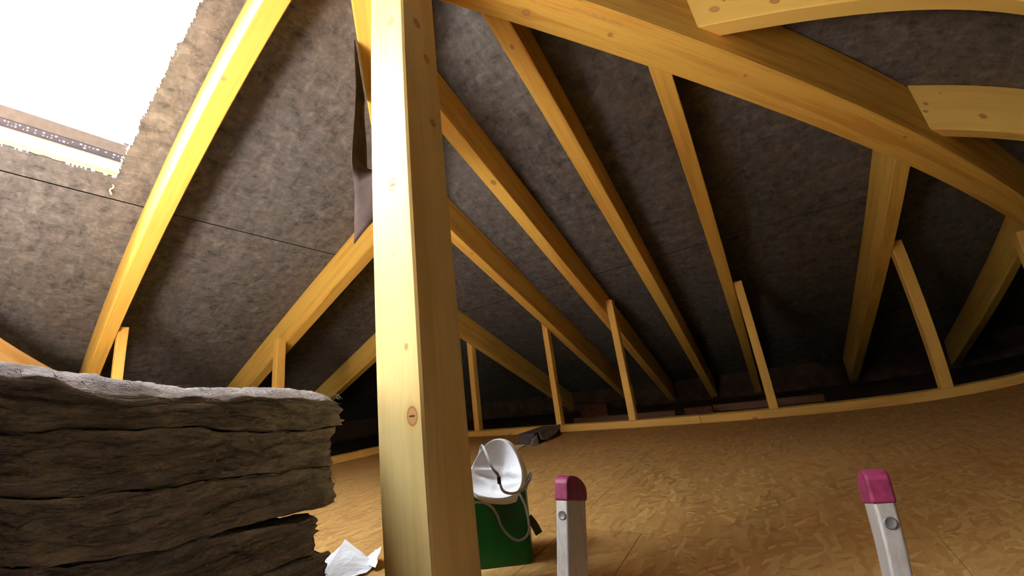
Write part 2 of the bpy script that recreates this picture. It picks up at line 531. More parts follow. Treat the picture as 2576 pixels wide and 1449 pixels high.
sheet(bm, [(SEAM_L - .10, BACK), (SEAM_L + .10, BACK), (SEAM_L + .10, hipy(SEAM_L + .10)), (SEAM_L - .10, hipy(SEAM_L - .10))], zl, 0.022, .006, 0)
link('lap_shade_strip', bm, M_EDGESHADE, ceiling_left)  # dark strip over the gap, stands for the shadow under the lap
# white torn fibres along the cut
bm = bmesh.new()
def fray(path, zf, amp, seed, dens=1.0):
    r = random.Random(seed)
    for (p, q) in zip(path[:-1], path[1:]):
        if r.random() > dens: continue
        wdt = amp * (0.25 + r.random())
        dx, dy = q[0] - p[0], q[1] - p[1]
        L = math.hypot(dx, dy) or 1
        nx, ny = -dy / L * wdt, dx / L * wdt
        z0, z1 = -0.006 - .012 * r.random(), -0.004
        a = W(p[0] - nx * .4, p[1] - ny * .4, zf(*p) + .01); b = W(q[0] - nx * .4, q[1] - ny * .4, zf(*q) + .01)
        c = W(q[0] + nx * .5, q[1] + ny * .5, zf(*q) + z0); d = W(p[0] + nx * .6, p[1] + ny * .6, zf(*p) + z1)
        vs = [bm.verts.new(v) for v in (a, b, c, d)]
        us = [bm.verts.new(v + Vector((0, 0, 0.002))) for v in (a, b, c, d)]
        bm.faces.new(vs); bm.faces.new(list(reversed(us)))
        for i in range(4):
            bm.faces.new((vs[i], us[i], us[(i + 1) % 4], vs[(i + 1) % 4]))
fray(jr, zl, 0.013, 21, .8)
fray(jb, zl, 0.010, 22, .35)
prev = None
for k in range(12):     # one loose strand hanging below the corner
    q = k / 11
    p = W(-4.27 - .085 * q, .385 + .010 * math.sin(q * 8), zl(-4.27 - .085 * q, 0) - .012 - .02 * q)
    if prev is not None:
        box = [prev + Vector((0, .0035, 0)), prev - Vector((0, .0035, 0)), p - Vector((0, .003, 0)), p + Vector((0, .003, 0))]
        vs = [bm.verts.new(v) for v in box]; us = [bm.verts.new(v + Vector((.003, 0, .003))) for v in box]
        bm.faces.new(vs); bm.faces.new(list(reversed(us)))
        for i in range(4): bm.faces.new((vs[i], us[i], us[(i + 1) % 4], vs[(i + 1) % 4]))
    prev = p
bmesh.ops.recalc_face_normals(bm, faces=bm.faces)
o = link('torn_edge', bm, M_FRAY, ceiling_left)
o['label'] = 'frayed white torn edge around the skylight hole'

bm = bmesh.new()
ER = EAVE_R + .3; ET = EAVE_T + .3
hx = lambda y: AX - (y - AY)       # left hip x at y
hx2 = lambda y: AX + (y - AY)      # right hip x at y
sheet(bm, [(AX, AY), (hx2(SEAM_R), SEAM_R), (hx(SEAM_R), SEAM_R)], zr)
sheet(bm, [(hx(SEAM_R + .018), SEAM_R + .018), (hx2(SEAM_R + .018), SEAM_R + .018), (min(hx2(ER), ET), ER), (hx(ER), ER)], zr, 0.004)
bmesh.ops.recalc_face_normals(bm, faces=bm.faces)
ceiling_front = tag(link('ceiling_front', bm, [M_FELT, M_EDGESHADE]), kind='structure')
bm = bmesh.new()
sheet(bm, [(hx(SEAM_R - .1), SEAM_R - .1), (hx2(SEAM_R - .1), SEAM_R - .1), (hx2(SEAM_R + .1), SEAM_R + .1), (hx(SEAM_R + .1), SEAM_R + .1)], zr, 0.022, .006, 0)
link('lap_shade_strip', bm, M_EDGESHADE, ceiling_front)  # lap shadow of the front slope, painted as a dark strip
bm = bmesh.new()
sheet(bm, [(AX, BACK), (ET, BACK), (ET, AY + (ET - AX)), (AX, AY)], zt)
bmesh.ops.recalc_face_normals(bm, faces=bm.faces)
tag(link('ceiling_right', bm, [M_FELT, M_EDGESHADE]), kind='structure')

# ------------------------------------------------------------------ skylight
NL = Vector((-T, 0, 1)).normalized()           # outward normal of the left roof plane
DL = Vector((1, 0, T)).normalized()            # up the slope
def LP(x, y, h):
    """Point on the left felt plane at plan (x, y), lifted h along the outward normal."""
    return W(x, y, FL + T * x) + NL * (h * S)
def rim_strip(bm, x0, x1, y0, y1, h0, h1, wdt):
    """A rectangular ring of section wdt x (h1 - h0) around the hole."""
    out = [(x0, y0), (x1, y0), (x1, y1), (x0, y1)]
    inn = [(x0 + wdt, y0 + wdt), (x1 - wdt, y0 + wdt), (x1 - wdt, y1 - wdt), (x0 + wdt, y1 - wdt)]
    V = {}
    for nm, ring in (('o', out), ('i', inn)):
        for h in (0, 1):
            V[nm, h] = [bm.verts.new(LP(x, y, (h0, h1)[h])) for x, y in ring]
    for i in range(4):
        j = (i + 1) % 4
        bm.faces.new((V['i', 0][i], V['i', 0][j], V['i', 1][j], V['i', 1][i]))
        bm.faces.new((V['o', 0][j], V['o', 0][i], V['o', 1][i], V['o', 1][j]))
        bm.faces.new((V['o', 0][i], V['o', 0][j], V['i', 0][j], V['i', 0][i]))
        bm.faces.new((V['o', 1][j], V['o', 1][i], V['i', 1][i], V['i', 1][j]))
    bmesh.ops.recalc_face_normals(bm, faces=bm.faces)
    return bm
hx0, hx1, hy0, hy1 = HOLE_X0 - .02, HOLE_X1 + .04, HOLE_Y1 - .04, HOLE_Y2 + .06
win = tag(empty('window_1', LP(-3.2, -.28, 0)), kind='structure')
def wpart(name, bm, m, label=None):
    o = link(name, bm, m, None)
    o.data.transform(Matrix.Translation(-win.location))
    o.parent = win
    if label: o['label'] = label
    return o
M_BATTEN = wood('batten_pine', cols=((0.50, 0.28, 0.04), (0.34, 0.16, 0.02)))
M_LEDGE = plain('white_window_foam', (0.62, 0.58, 0.46), 0.7, 0.2).m
wpart('window_lining', rim_strip(bmesh.new(), hx0 - .03, hx1 + .03, hy0 - .03, hy1 + .03, .010, .075, .045), M_BATTEN, 'yellow timber batten around the opening')
wpart('window_frame', rim_strip(bmesh.new(), hx0 - .03, hx1 + .03, hy0 - .03, hy1 + .03, .075, .40, .035), M_LEDGE, 'white lining of the skylight reveal')
def bar(x0, x1, y0, y1, h0, h1, bm=None):
    bm = bm or bmesh.new()
    V = [bm.verts.new(LP(x, y, h)) for x in (x0, x1) for y in (y0, y1) for h in (h0, h1)]
    for f in ((0, 1, 3, 2), (4, 6, 7, 5), (0, 4, 5, 1), (2, 3, 7, 6), (0, 2, 6, 4), (1, 5, 7, 3)):
        bm.faces.new([V[i] for i in f])
    bmesh.ops.recalc_face_normals(bm, faces=bm.faces)
    return bm
sx0 = hx0 + .005
wpart('vent_strip', bar(sx0, sx0 + .075, hy0 + .006, hy1 - .012, .245, .262), M_VENT, 'dark perforated ventilation strip')
dots = bmesh.new()  # white dots on the strip's face stand for light through its holes
r2 = random.Random(9)
for row in range(2):
    for k in range(46):
        yy = hy0 + .05 + k * (hy1 - hy0 - .09) / 45
        if r2.random() < (.22 if row == 0 else .6): continue
        s2 = .0045 + .0045 * r2.random()
        xx = sx0 + .052 - .026 * row
        bar(xx, xx + 1.6 * s2, yy - s2, yy + s2, .2435, .2448, dots)
o = wpart('vent_light_dot', dots, M_WHITE, 'white dots painted for light through the ventilation strip')
o['kind'] = 'stuff'
wpart('sash_rail', bar(sx0 + .075, sx0 + .185, hy0 + .006, hy1 - .012, .250, .30), M_SASH, 'grey lacquered bottom rail of the sash')
sash = bmesh.new()
bar(sx0 + .135, sx0 + .19, hy0 + .006, hy1 - .006, .301, .36, sash)
bar(hx1 - .15, hx1 - .01, hy0 + .006, hy1 - .006, .301, .36, sash)
bar(sx0 + .19, hx1 - .15, hy1 - .10, hy1 - .006, .27, .36, sash)
bar(sx0 + .19, hx1 - .15, hy0 + .006, hy0 + .10, .27, .36, sash)
wpart('window_sash', sash, M_WHITE, 'white sash around the pane')
wpart('pane', bar(sx0 + .17, hx1 - .13, hy0 + .08, hy1 - .08, .335, .345), M_GLASS, 'bright glass pane full of white sky')
# daylight portal in the plane of the pane
pl_data = bpy.data.lights.new('skylight_portal', 'AREA')
pl_data.shape = 'RECTANGLE'
pl_data.size = (hx1 - hx0) * S * math.sqrt(1 + T * T)
pl_data.size_y = (hy1 - hy0) * S
pl_data.cycles.is_portal = True
po = bpy.data.objects.new('skylight_portal', pl_data)
COL.objects.link(po)
mid = LP((hx0 + hx1) / 2, (hy0 + hy1) / 2, .40)
zax = NL; xax = DL; yax = zax.cross(xax)
po.matrix_world = Matrix.Translation(mid) @ Matrix((xax, yax, zax)).transposed().to_4x4()

# ------------------------------------------------------------------ post and hip rafters
BASE = ((0, 0, -H0), Z)
post_m = wood('post_pine', [(1.257, .099, .008), (1.053, .094, .017), (.846, .088, .004), (.596, .120, .006), (.435, .129, .017), (1.669, .106, .013),
                            (1.677, .227, .013), (1.548, .264, .012), (1.292, .272, .010)], grain=0.8, cols=PALE,
              cracks=[(1.053, .094, .004, .010), (.435, .129, .0025, .012)])
post = timber('post', (-1.343, 1.0, -H0), Z, X, Y, (0, .2723), (0, .2567), BASE, ((AX, AY, A_HIP - .004), (T / math.sqrt(2), T / math.sqrt(2), math.sqrt(2))), post_m, ch=.006)
tag(post, 'thick square post, pale lit left face and brown right face', 'post')

hd2 = (1, 1, -T); a2 = Vector((1, -1, 0)) / 2 ** .5
HSC = math.sqrt(2 + T * T) * S
hip_m = wood('hip_beam_pine', [(.718 * HSC, (.1455 - .044) * S, .012), (1.829 * HSC, (.1455 + .04) * S, .006), (1.122 * HSC, (.1455 - .01) * S, .008), (2.882 * HSC, (.1455 + .078) * S, .007)], grain=1.3)
AP = (AX, AY, A_HIP)
hip2 = timber('hip_rafter', AP, hd2, a2, Z, (-.1455, .1455), (0, .60), (AP, (1, 1, 0)), ((0, EAVE_R - .3, 0), Y), hip_m, ch=.006)
tag(hip2, 'heavy beam running from the post head down across the upper right', 'hip rafter')
# faint printed grade stamp on the underside of the beam
M_INK = plain('faded_ink', (0.42, 0.27, 0.10), 0.8, 0.1).m
def hip_under(s, a, off=0.0009):
    p = Vector(AP) + Vector(hd2) * s + a2 * a
    n = Vector(hd2).cross(a2).normalized()
    if n.z > 0: n = -n
    return W(*p) + n * off
bm = bmesh.new()
r3 = random.Random(4)
def stroke(s0, a0, s1, a1, wdt):
    n = Vector((s1 - s0, a1 - a0)); n.normalize()
    nx, ny = -n.y * wdt, n.x * wdt
    f = bm.faces.new([bm.verts.new(hip_under(*q)) for q in ((s0 - nx, a0 - ny), (s1 - nx, a1 - ny), (s1 + nx, a1 + ny), (s0 + nx, a0 + ny))])
for s0, s1 in ((.92, .985), (1.005, 1.03), (1.05, 1.075), (1.09, 1.125)):
    k = s0
    while k < s1:
        stroke(k, .078, k + .003, .090, .0014)
        stroke(k, .084, k + .005, .084, .0012)
        k += .0085
stroke(1.0, .070, 1.125, .066, .0010)
for c0 in (1.135, 1.150):                     # the rounded C and E of the conformity mark
    arc = [(c0 + .0045 * math.cos(math.radians(q)) , .078 + .010 * math.sin(math.radians(q))) for q in range(60, 301, 30)]
    for p, q in zip(arc[:-1], arc[1:]): stroke(*p, *q, .0010)
stroke(1.1455, .078, 1.152, .078, .0010)
ink = link('printed_stamp', bm, M_INK)
ink.data.transform(Matrix.Translation(-hip2.location)); ink.parent = hip2
ink['label'] = 'faint printed grade stamp ending in CE'

hd1 = (-1, 1, -T); a1 = Vector((1, 1, 0)) / 2 ** .5
hip1 = timber('hip_rafter', AP, hd1, a1, Z, (-.1455, .1455), (0, .60), ((AX - .12, AY + .12, 0), (-1, 1, 0)), ((0, EAVE_R - .3, 0), Y), wood('left_hip_pine'), ch=.006)
tag(hip1, 'hip rafter half hidden behind the left edge of the post', 'hip rafter')

# strip of underlay hanging from the left hip beside the post
bm = bmesh.new()
nz_, nw_ = 40, 8
front, rear = [], []
for i in range(nz_ + 1):
    k = i / nz_
    tw = min(1, max(0, (k - .58) / .22)); tw = tw * tw * (3 - 2 * tw)
    d0, d1 = math.atan2(.707, -.707), math.atan2(.50, .87)
    an_ = d0 + (d1 - d0) * tw
    wdir = Vector((math.cos(an_), math.sin(an_), 0))
    wid = .44 * (1 - tw) + .27 * tw
    nrm_ = Vector((wdir.y, -wdir.x, 0))
    ra_, rb_ = [], []
    for j in range(nw_ + 1):
        q = j / nw_
        ztop = A_HIP - T * (.335 + .44 * .707 * q) - .006
        zbot = .95 + .26 * q
        z = ztop + (zbot - ztop) * k
        base = Vector((AX - .112 - .335, AY - .112 + .335, z)) + wdir * (wid * q) + nrm_ * (.014 * math.sin(q * 5 + k * 6) * min(1, 4 * k))
        ra_.append(bm.verts.new(W(*base))); rb_.append(bm.verts.new(W(*(base - nrm_ * .006))))
    front.append(ra_); rear.append(rb_)
for i in range(nz_):
    for j in range(nw_):
        bm.faces.new((front[i][j], front[i][j + 1], front[i + 1][j + 1], front[i + 1][j]))
        bm.faces.new((rear[i][j], rear[i + 1][j], rear[i + 1][j + 1], rear[i][j + 1]))
    for j in (0, nw_):
        bm.faces.new((front[i][j], front[i + 1][j], rear[i + 1][j], rear[i][j]))
for j in range(nw_):
    for i in (0, nz_):
        bm.faces.new((front[i][j], rear[i][j], rear[i][j + 1], front[i][j + 1]))
bmesh.ops.recalc_face_normals(bm, faces=bm.faces)
M_FLAP = plain('brown_underlay_strip', (0.052, 0.036, 0.034), 0.9, 0.05, 0, .2, 14.0, .2).m
flap = link('underlay_strip', bm, M_FLAP, None, True)
at_origin(flap, W(-1.80, 1.208, 2.56))
tag(flap, 'dark strip of underlay hanging loose along the left edge of the post', 'underlay strip')

# ------------------------------------------------------------------ rafters
def rafter_r(x0, x1, label, knots=(), hip=2, group=None):
    n, p = ((1, -1, 0), (AX - .103, AY + .103, 0)) if hip == 2 else ((1, 1, 0), (AX + .103, AY + .103, 0))
    m = wood('rafter_pine', knots)
    o = timber('rafter', (x0, 0, CR), (0, 1, -T), X, Z, (0, x1 - x0), (0, DEP), (p, n), ((0, EAVE_R - .14, 0), Y), m)
    return tag(o, label, 'rafter', group)
yu = lambda y: y * math.sqrt(1 + T * T) * S
rafter_r(-1.906, -1.756, 'rafter coming from behind the post with a round knot on its bright underside', [(yu(2.869), .092 * S, .014)], 1)
rafter_r(-2.87, -2.72, 'lower rafter from behind the post, second one to the right of its base', [(yu(3.613), .103 * S, .009)], 1)
rafter_r(-4.61, -4.465, 'lowest short dim rafter showing right of the post, above the first stud', (), 1)
rafter_r(-.986, -.837, 'rafter meeting the heavy beam nearest the post, bare of any stud', [(yu(1.963), .068 * S, .008)])
rafter_r(-.085, .058, 'second rafter under the heavy beam, with a stud nailed to its right side')
rafter_r(1.645, 1.79, 'dim rafter at the right that widens upward to the heavy beam')
rafter_r(3.335, 3.475, 'dark rafter at the far right edge, barely lit')

def rafter_l(y0, y1, label, x_end, knots=(), top_cut=None):
    m = wood('rafter_pine', knots, grain=0.9)
    cut = top_cut or ((AX - .103, AY - .103, 0), (1, 1, 0))
    o = timber('rafter', (0, y0, CL), (-1, 0, -T), Y, Z, (0, y1 - y0), (0, DEP), cut, ((x_end, 0, 0), X), m)
    return tag(o, label, 'rafter')
rafter_l(.662, .80, 'bright yellow rafter beside the skylight with a streak of light down its edge', EAVE_L + .14,
         [(2.617 * math.sqrt(1 + T * T) * S, .02 * S, .008)], ((AX, 0, 0), X))
rafter_l(2.69, 2.853, 'rafter at left running down from the post to the small lone stud', EAVE_L + .14)
rafter_l(4.53, 4.68, 'short dark orange rafter just left of the post base, above the insulation corner', EAVE_L + .14)

def rafter_t(y0, y1, label, knots):
    m = wood('rafter_pine', knots, cols=((0.88, 0.63, 0.17), (0.70, 0.42, 0.09)), grain=.5)
    o = timber('rafter', (0, y0, CT), (1, 0, -T), Y, Z, (0, y1 - y0), (0, DEP), ((AX + .103, AY - .103, 0), (1, -1, 0)), ((EAVE_T - .14, 0, 0), X), m)
    return tag(o, label, 'rafter')
xu = lambda x: x * math.sqrt(1 + T * T) * S
wd = .13
# the visible side is the y0 face: v = 2w + h + (top - height)
def tk(x, zz, y0, r):
    h = zz - (CT - T * x)
    return (xu(x) , (2 * wd + DEP + (DEP - h)) * S, r)
rafter_t(2.425, 2.425 + wd, 'wide pale yellow rafter along the top right edge, butting the heavy beam', [tk(.428, 2.30, 0, .014), tk(.75, 2.13, 0, .012), tk(.50, 2.33, 0, .004)])
rafter_t(3.98, 3.98 + wd, 'pale rafter end with dark knots at the right edge below the widest one',
         [tk(1.91, 1.813, 0, .008), tk(1.882, 1.746, 0, .008), tk(2.268, 1.545, 0, .013), tk(2.05, 1.862, 0, .004)])

# sloping timber in the lower left corner
m = wood('valley_pine', cols=((0.80, 0.52, 0.20), (0.6, 0.34, 0.11)))
d = Vector((-1, 1, -T)); a = Vector((1, 1, 0)) / 2 ** .5
o = timber('valley_timber', (-5.934 + .0, -.219, .997 - .40), d, a, Z, (-.12, .0), (0, .40), ((0, -1.6, 0), Y), ((0, .655, 0), Y), m)
tag(o, 'orange sloping timber at the left edge just above the insulation', 'timber')

# ------------------------------------------------------------------ knee wall: sole plates and studs
def plate(x0, x1, y0, y1, label, along, knots=()):
    m = wood('plate_pine', knots, cols=((0.80, 0.50, 0.13), (0.60, 0.32, 0.07)))
    if along == 'x':
        o = timber('sole_plate', (x0, y0, -H0), X, Y, Z, (0, y1 - y0), (0, .105), ((x0, 0, 0), X), ((x1, 0, 0), X), m)
    else:
        o = timber('sole_plate', (x0, y0, -H0), Y, X, Z, (0, x1 - x0), (0, .105), ((0, y0, 0), Y), ((0, y1, 0), Y), m)
    return tag(o, label, 'sole plate', 'sole plates of the knee wall')
PY = 5.69
w_ = .19
plate(-5.88, -.777, PY, PY + w_, 'sole plate on the floor behind the mask and the grey box', 'x', [((-3.918 + 5.88) * S, (2 * w_ + .105 + .1) * S, .014)])
plate(-.770, 4.4, PY, PY + w_, 'sole plate along the floor edge at the right, past the butt joint', 'x', [((-.121 + .770) * S, (2 * w_ + .105 + .1) * S, .014)])
plate(-5.88, -5.69, -2.6, PY - .006, 'sole plate behind the insulation stack, running to the dark corner', 'y')

def stud(x0, x1, y0, y1, ztop, label, along='r', cut=None):
    m = wood('stud_pine', cols=((0.86, 0.54, 0.13), (0.66, 0.36, 0.07)), grain=.7)
    top = cut or ((0, 0, ztop), Z)
    o = timber('stud', (x0, y0, -H0 + .107), Z, X, Y, (0, x1 - x0), (0, y1 - y0), ((0, 0, -H0 + .107), Z), top, m)
    return tag(o, label, 'stud', 'knee wall studs')
D_ = .14
stud(-4.735, -4.615, PY + .012, PY + D_, 1.02, 'slim stud nearest the right edge of the post')
stud(-2.975, -2.875, PY + .012, PY + D_, 1.06, 'stud above the small grey box on the sole plate')
stud(-1.752, -1.645, PY + .012, PY + D_, 1.19, 'stud with a square bright top, between the grey box and the plate joint')
stud(.062, .165, PY + .012, PY + D_, 1.02, 'stud rising right of the plate joint against a bare rafter')
stud(1.795, 1.915, PY + .012, PY + D_, 1.05, 'long leaning-looking stud at right beside the dim wide rafter')
stud(3.03, 3.20, PY + .012, PY + D_, .80, 'stud cut off by the right edge of the photo')
XL = -5.69
stud(XL - D_, XL - .012, .803, .900, 1.17, 'short bright yellow stud beside the skylight rafter, behind the insulation')
stud(XL - D_, XL - .012, 2.56, 2.686, 1.15, 'short stud standing above the insulation near the post')

# planks lying in the dark eaves
def offcut(x0, x1, y0, y1, h, label):
    m = wood('old_board', cols=((0.17, 0.085, 0.05), (0.10, 0.05, 0.03)))
    o = timber('board', (x0, y0, -H0 - .044), X, Y, Z, (0, y1 - y0), (0, h), ((x0, 0, 0), X), ((x1, 0, 0), X), m)
    return tag(o, label, 'board')
offcut(-3.3, -1.35, 7.1, 7.25, .10, 'dim board lying in the eaves behind the middle studs')
offcut(-.75, .85, 7.3, 7.45, .11, 'dim board lying in the eaves right of the plate joint')
def block(x0, x1, y0, y1, h, label):
    bm = ubox(x0, x1, y0, y1, -H0 - .044, -H0 - .044 + h)
    bmesh.ops.bevel(bm, geom=bm.edges[:], offset=.004, segments=2, affect='EDGES')
    o = link('brick', bm, plain('old_brick', (0.10, 0.04, 0.025), .9, .1, 0, .25, 20, .3).m)
    at_origin(o, W((x0 + x1) / 2, (y0 + y1) / 2, -H0 - .044))
    return tag(o, label, 'brick')
block(-3.35, -2.75, 7.6, 7.85, .30, 'reddish brick in the dark eaves between two studs')
block(-1.15, -.72, 6.9, 7.1, .14, 'small reddish brick in the eaves just past the plate joint')

# ------------------------------------------------------------------ insulation stack
CORN = Vector((-1.53, .95)); DIRF = Vector((.225, -.974)).normalized(); DIRB = Vector((-.974, -.225)).normalized()
SL, SW, ST = 2.0, 2.0, .1445
TILT = [.078, .074, .070, .060, .035, .015, 0.0]       # rise along the front, per slab boundary from the top
def turb(x, y, z, seed):
    q = Vector((x, y, z)) + Vector((seed * 13.1, seed * 3.7, seed * 5.9))
    return (noise.noise(q) * .5 + noise.noise(q * 2.1 + Vector((7, 0, 0))) * .32 + noise.noise(q * 4.3) * .24 + noise.noise(q * 8.7) * .17)
def slab_mesh(k, seed):
    """One mineral-wool slab: lumpy box with ragged faces. Local x along the front, y to the back, z up (layout units)."""
    bm = bmesh.new()
    nx, ny, nz = 170, 56, 14
    tiltb, tiltt = TILT[k + 1], TILT[k]
    def P(i, j, l):
        u, v, w = i / nx, (j / ny) ** 1.7, l / nz
        x, y = u ** 1.15 * SL, v * SW
        sag = .030 * math.exp(-(x / .30) ** 2) * (1 if k in (3, 4) else .25)
        # wavy joints between the slabs, different for the lower and upper face
        def joint(q): return .020 * noise.noise(Vector((x * 2.3, y * 2.0, q * 9.1))) + .010 * noise.noise(Vector((x * 8, y * 7, q * 5.3)))
        zb = tiltb * x + joint(k + 1) - sag * .6
        zt = ST + tiltt * x + joint(k) - sag
        if k == 5: zb = max(zb * .0, 0.0)
        z = zb + (zt - zb) * (.008 + .984 * w)
        pinch = abs(2 * w - 1) ** 5 * max(0.0, .007 + .022 * noise.noise(Vector((x * 4, seed * 2.3, 0))))
        lump = turb(x * 4.0, y * 4.0, z * 17, seed)
        frill = noise.noise(Vector((x * 11, y * 11, z * 95 + seed * 4))) * .0050 + noise.noise(Vector((x * 30, y * 30, z * 150))) * .0025
        if j == 0: y += -.042 * lump + pinch + frill
        if j == ny: y += .03 * lump - pinch
        if i == 0: x += -.050 * lump + pinch * 1.2 + frill * 2.2
        if i == nx: x += .03 * lump - pinch
        if l == nz:
            z += .010 * noise.noise(Vector((x * 14, y * 14, seed * 7.7))) + .005 * noise.noise(Vector((x * 45, y * 45, seed)))
        if k == 0:                                       # the upper edge of the top slab is rounded and drooping
            yy = max(0.0, 1 - v * SW / .085); xx = max(0.0, 1 - u ** 1.15 * SL / .07)
            z -= (.045 * yy ** 2 + .020 * xx ** 2) * w ** 2 * (1 + .5 * noise.noise(Vector((x * 7, y * 7, 2.2))))
        return Vector((x, y, z))
    grid = {}
    def vert(i, j, l):
        if (i, j, l) not in grid:
            grid[i, j, l] = bm.verts.new(P(i, j, l) * S)
        return grid[i, j, l]
    for i in range(nx):
        for j in range(ny):
            bm.faces.new((vert(i, j, nz), vert(i + 1, j, nz), vert(i + 1, j + 1, nz), vert(i, j + 1, nz)))
            bm.faces.new((vert(i, j, 0), vert(i, j + 1, 0), vert(i + 1, j + 1, 0), vert(i + 1, j, 0)))
    for i in range(nx):
        for l in range(nz):
            bm.faces.new((vert(i, 0, l), vert(i + 1, 0, l), vert(i + 1, 0, l + 1), vert(i, 0, l + 1)))
            bm.faces.new((vert(i, ny, l), vert(i, ny, l + 1), vert(i + 1, ny, l + 1), vert(i + 1, ny, l)))
    for j in range(ny):
        for l in range(nz):
            bm.faces.new((vert(0, j, l), vert(0, j, l + 1), vert(0, j + 1, l + 1), vert(0, j + 1, l)))
            bm.faces.new((vert(nx, j, l), vert(nx, j + 1, l), vert(nx, j + 1, l + 1), vert(nx, j, l + 1)))
    bmesh.ops.recalc_face_normals(bm, faces=bm.faces)
    return bm, P
names = ['topmost', 'second from the top', 'third from the top', 'fourth from the top', 'fifth from the top', 'bottom']
offs = [0, .025, .04, .115, .075, .06]
backs = [0, .012, -.004, .01, .0, .008]
ang = math.atan2(DIRF.y, DIRF.x)
for k in range(6):
    zb = -H0 + (5 - k) * ST
    sbm, PF = slab_mesh(k, k + 1)
    o = link('insulation_slab', sbm, M_WOOL, None, True)
    base = CORN + DIRF * offs[k] + DIRB * backs[k]
    o.matrix_world = Matrix.Translation(W(base.x, base.y, zb)) @ Matrix.Rotation(ang, 4, 'Z') @ Matrix.Diagonal((1, -1, 1, 1))
    tag(o, 'brown mineral wool slab, %s of the stack at the lower left' % names[k], 'insulation slab', 'mineral wool slabs in the stack')
    fb = bmesh.new()
    rr = random.Random(50 + k)
    for q in range(700 if k == 0 else 260):
        if rr.random() < .72:
            xx = rr.random() ** 1.3 * SL
            hgt = (1 - .16 * rr.random()) if k == 0 and rr.random() < .7 else rr.random()
            p = Vector((xx, -.004, ST * .9 * hgt + TILT[k] * xx))
            dr = Vector((rr.uniform(-1, 1), -rr.uniform(.2, 1), rr.uniform(-.5, .9)))
        else:
            p = Vector((-.004, rr.random() * SW * .5, ST * .9 * rr.random()))
            dr = Vector((-rr.uniform(.2, 1), rr.uniform(-1, 1), rr.uniform(-.5, .9)))
        dr.normalize()
        L = rr.uniform(.010, .028)
        sd = dr.cross(Vector((rr.random(), rr.random(), rr.random()))).normalized() * .0009
        bend = Vector((0, 0, -.008))
        pts = [p, p + dr * L * .5 + bend * .2, p + dr * L + bend]
        up = dr.cross(sd).normalized() * .0008
        ring = []
        for m_, pt in enumerate(pts):
            kk = 1 - m_ * .4
            ring.append([fb.verts.new((pt + sd * kk) * S), fb.verts.new((pt - sd * kk) * S), fb.verts.new((pt + up * kk) * S)])
        for r0, r1 in zip(ring[:-1], ring[1:]):
            for i in range(3):
                fb.faces.new((r0[i], r0[(i + 1) % 3], r1[(i + 1) % 3], r1[i]))
    for q in range(2600 if k < 5 else 600):              # strands lying along the front face
        i0, l0 = rr.random() * 150, rr.uniform(.4, 13.6)
        di, dl = rr.uniform(.6, 2.6), rr.uniform(-.28, .28)
        lift0, lift1 = rr.uniform(-.002, .004), rr.uniform(.001, .009)
        prev = None
        r_ = rr.uniform(.0006, .0013)
        for m_ in range(5):
            kk = m_ / 4
            pt = PF(i0 + di * m_, 0, min(13.9, max(.1, l0 + dl * m_)))
            pt = pt + Vector((0, -(lift0 + (lift1 - lift0) * kk * kk), .004 * math.sin(kk * 3 + q)))
            w_ = r_ * (1 - .5 * kk)
            cur = [fb.verts.new((pt + Vector((0, -w_, -w_ * .6))) * S), fb.verts.new((pt + Vector((0, -w_ * .2, w_))) * S), fb.verts.new((pt + Vector((0, w_, -w_ * .3))) * S)]
            if prev:
                for i in range(3):
                    fb.faces.new((prev[i], prev[(i + 1) % 3], cur[(i + 1) % 3], cur[i]))
            prev = cur
    f = link('loose_fibres', fb, M_WOOL, o)
    f['kind'] = 'stuff'

# ------------------------------------------------------------------ ladder
LEAN = math.radians(17)
lad = empty('ladder', W(-.19, .45, -H0 - 4.35))
tag(lad, 'aluminium ladder with two magenta capped rails rising through the floor hatch', 'ladder')
bpy.context.view_layer.update()
def lad_part(name, bm, m, x, z, y=1.03, parent=None, smooth=False):
    """bm in layout units: local z along the rail, origin at the rail's top front corner."""
    M = Matrix.Translation(W(x, y, z)) @ Matrix.Rotation(-LEAN, 4, 'X') @ Matrix.Diagonal((S, S, S, 1))
    bm.transform(M)
    o = link(name, bm, m, None, smooth)
    if parent is None: parent = lad
    o.parent = parent
    o.matrix_parent_inverse = parent.matrix_world.inverted()
    return o
RW, RD, RL = .040, .125, 4.75
def rail_bm():
    bm = box_bm((0, 0, -RL), (RW, RD, 0))
    long_e = [e for e in bm.edges if abs(e.verts[0].co.z - e.verts[1].co.z) > 1]
    bmesh.ops.bevel(bm, geom=long_e, offset=.007, segments=4, affect='EDGES', profile=.5)
    return bm
def cap_bm():
    bm = bmesh.new()
    prof = [(-.003, -.016), (-.003, .030)]
    for k in range(1, 15):
        q = k / 14
        an = math.pi * (1 - q)
        yy = RD / 2 + .004 + (RD / 2 + .006) * math.cos(an)
        zz = .030 + .036 * math.sin(an) ** .75 - .030 * q
        prof.append((yy, zz))
    prof.append((RD + .004, -.016))
    e = .0025
    L0 = [bm.verts.new((-e, y, z)) for y, z in prof]
    L1 = [bm.verts.new((RW + e, y, z)) for y, z in prof]
    bm.faces.new(L0); bm.faces.new(list(reversed(L1)))
    n = len(prof)
    for i in range(n):
        j = (i + 1) % n
        bm.faces.new((L0[i], L1[i], L1[j], L0[j]))
    bmesh.ops.recalc_face_normals(bm, faces=bm.faces)
    sharp = [e_ for e_ in bm.edges if e_.calc_face_angle(0) > .6]
    bmesh.ops.bevel(bm, geom=sharp, offset=.006, segments=3, affect='EDGES', profile=.5)
    return bm
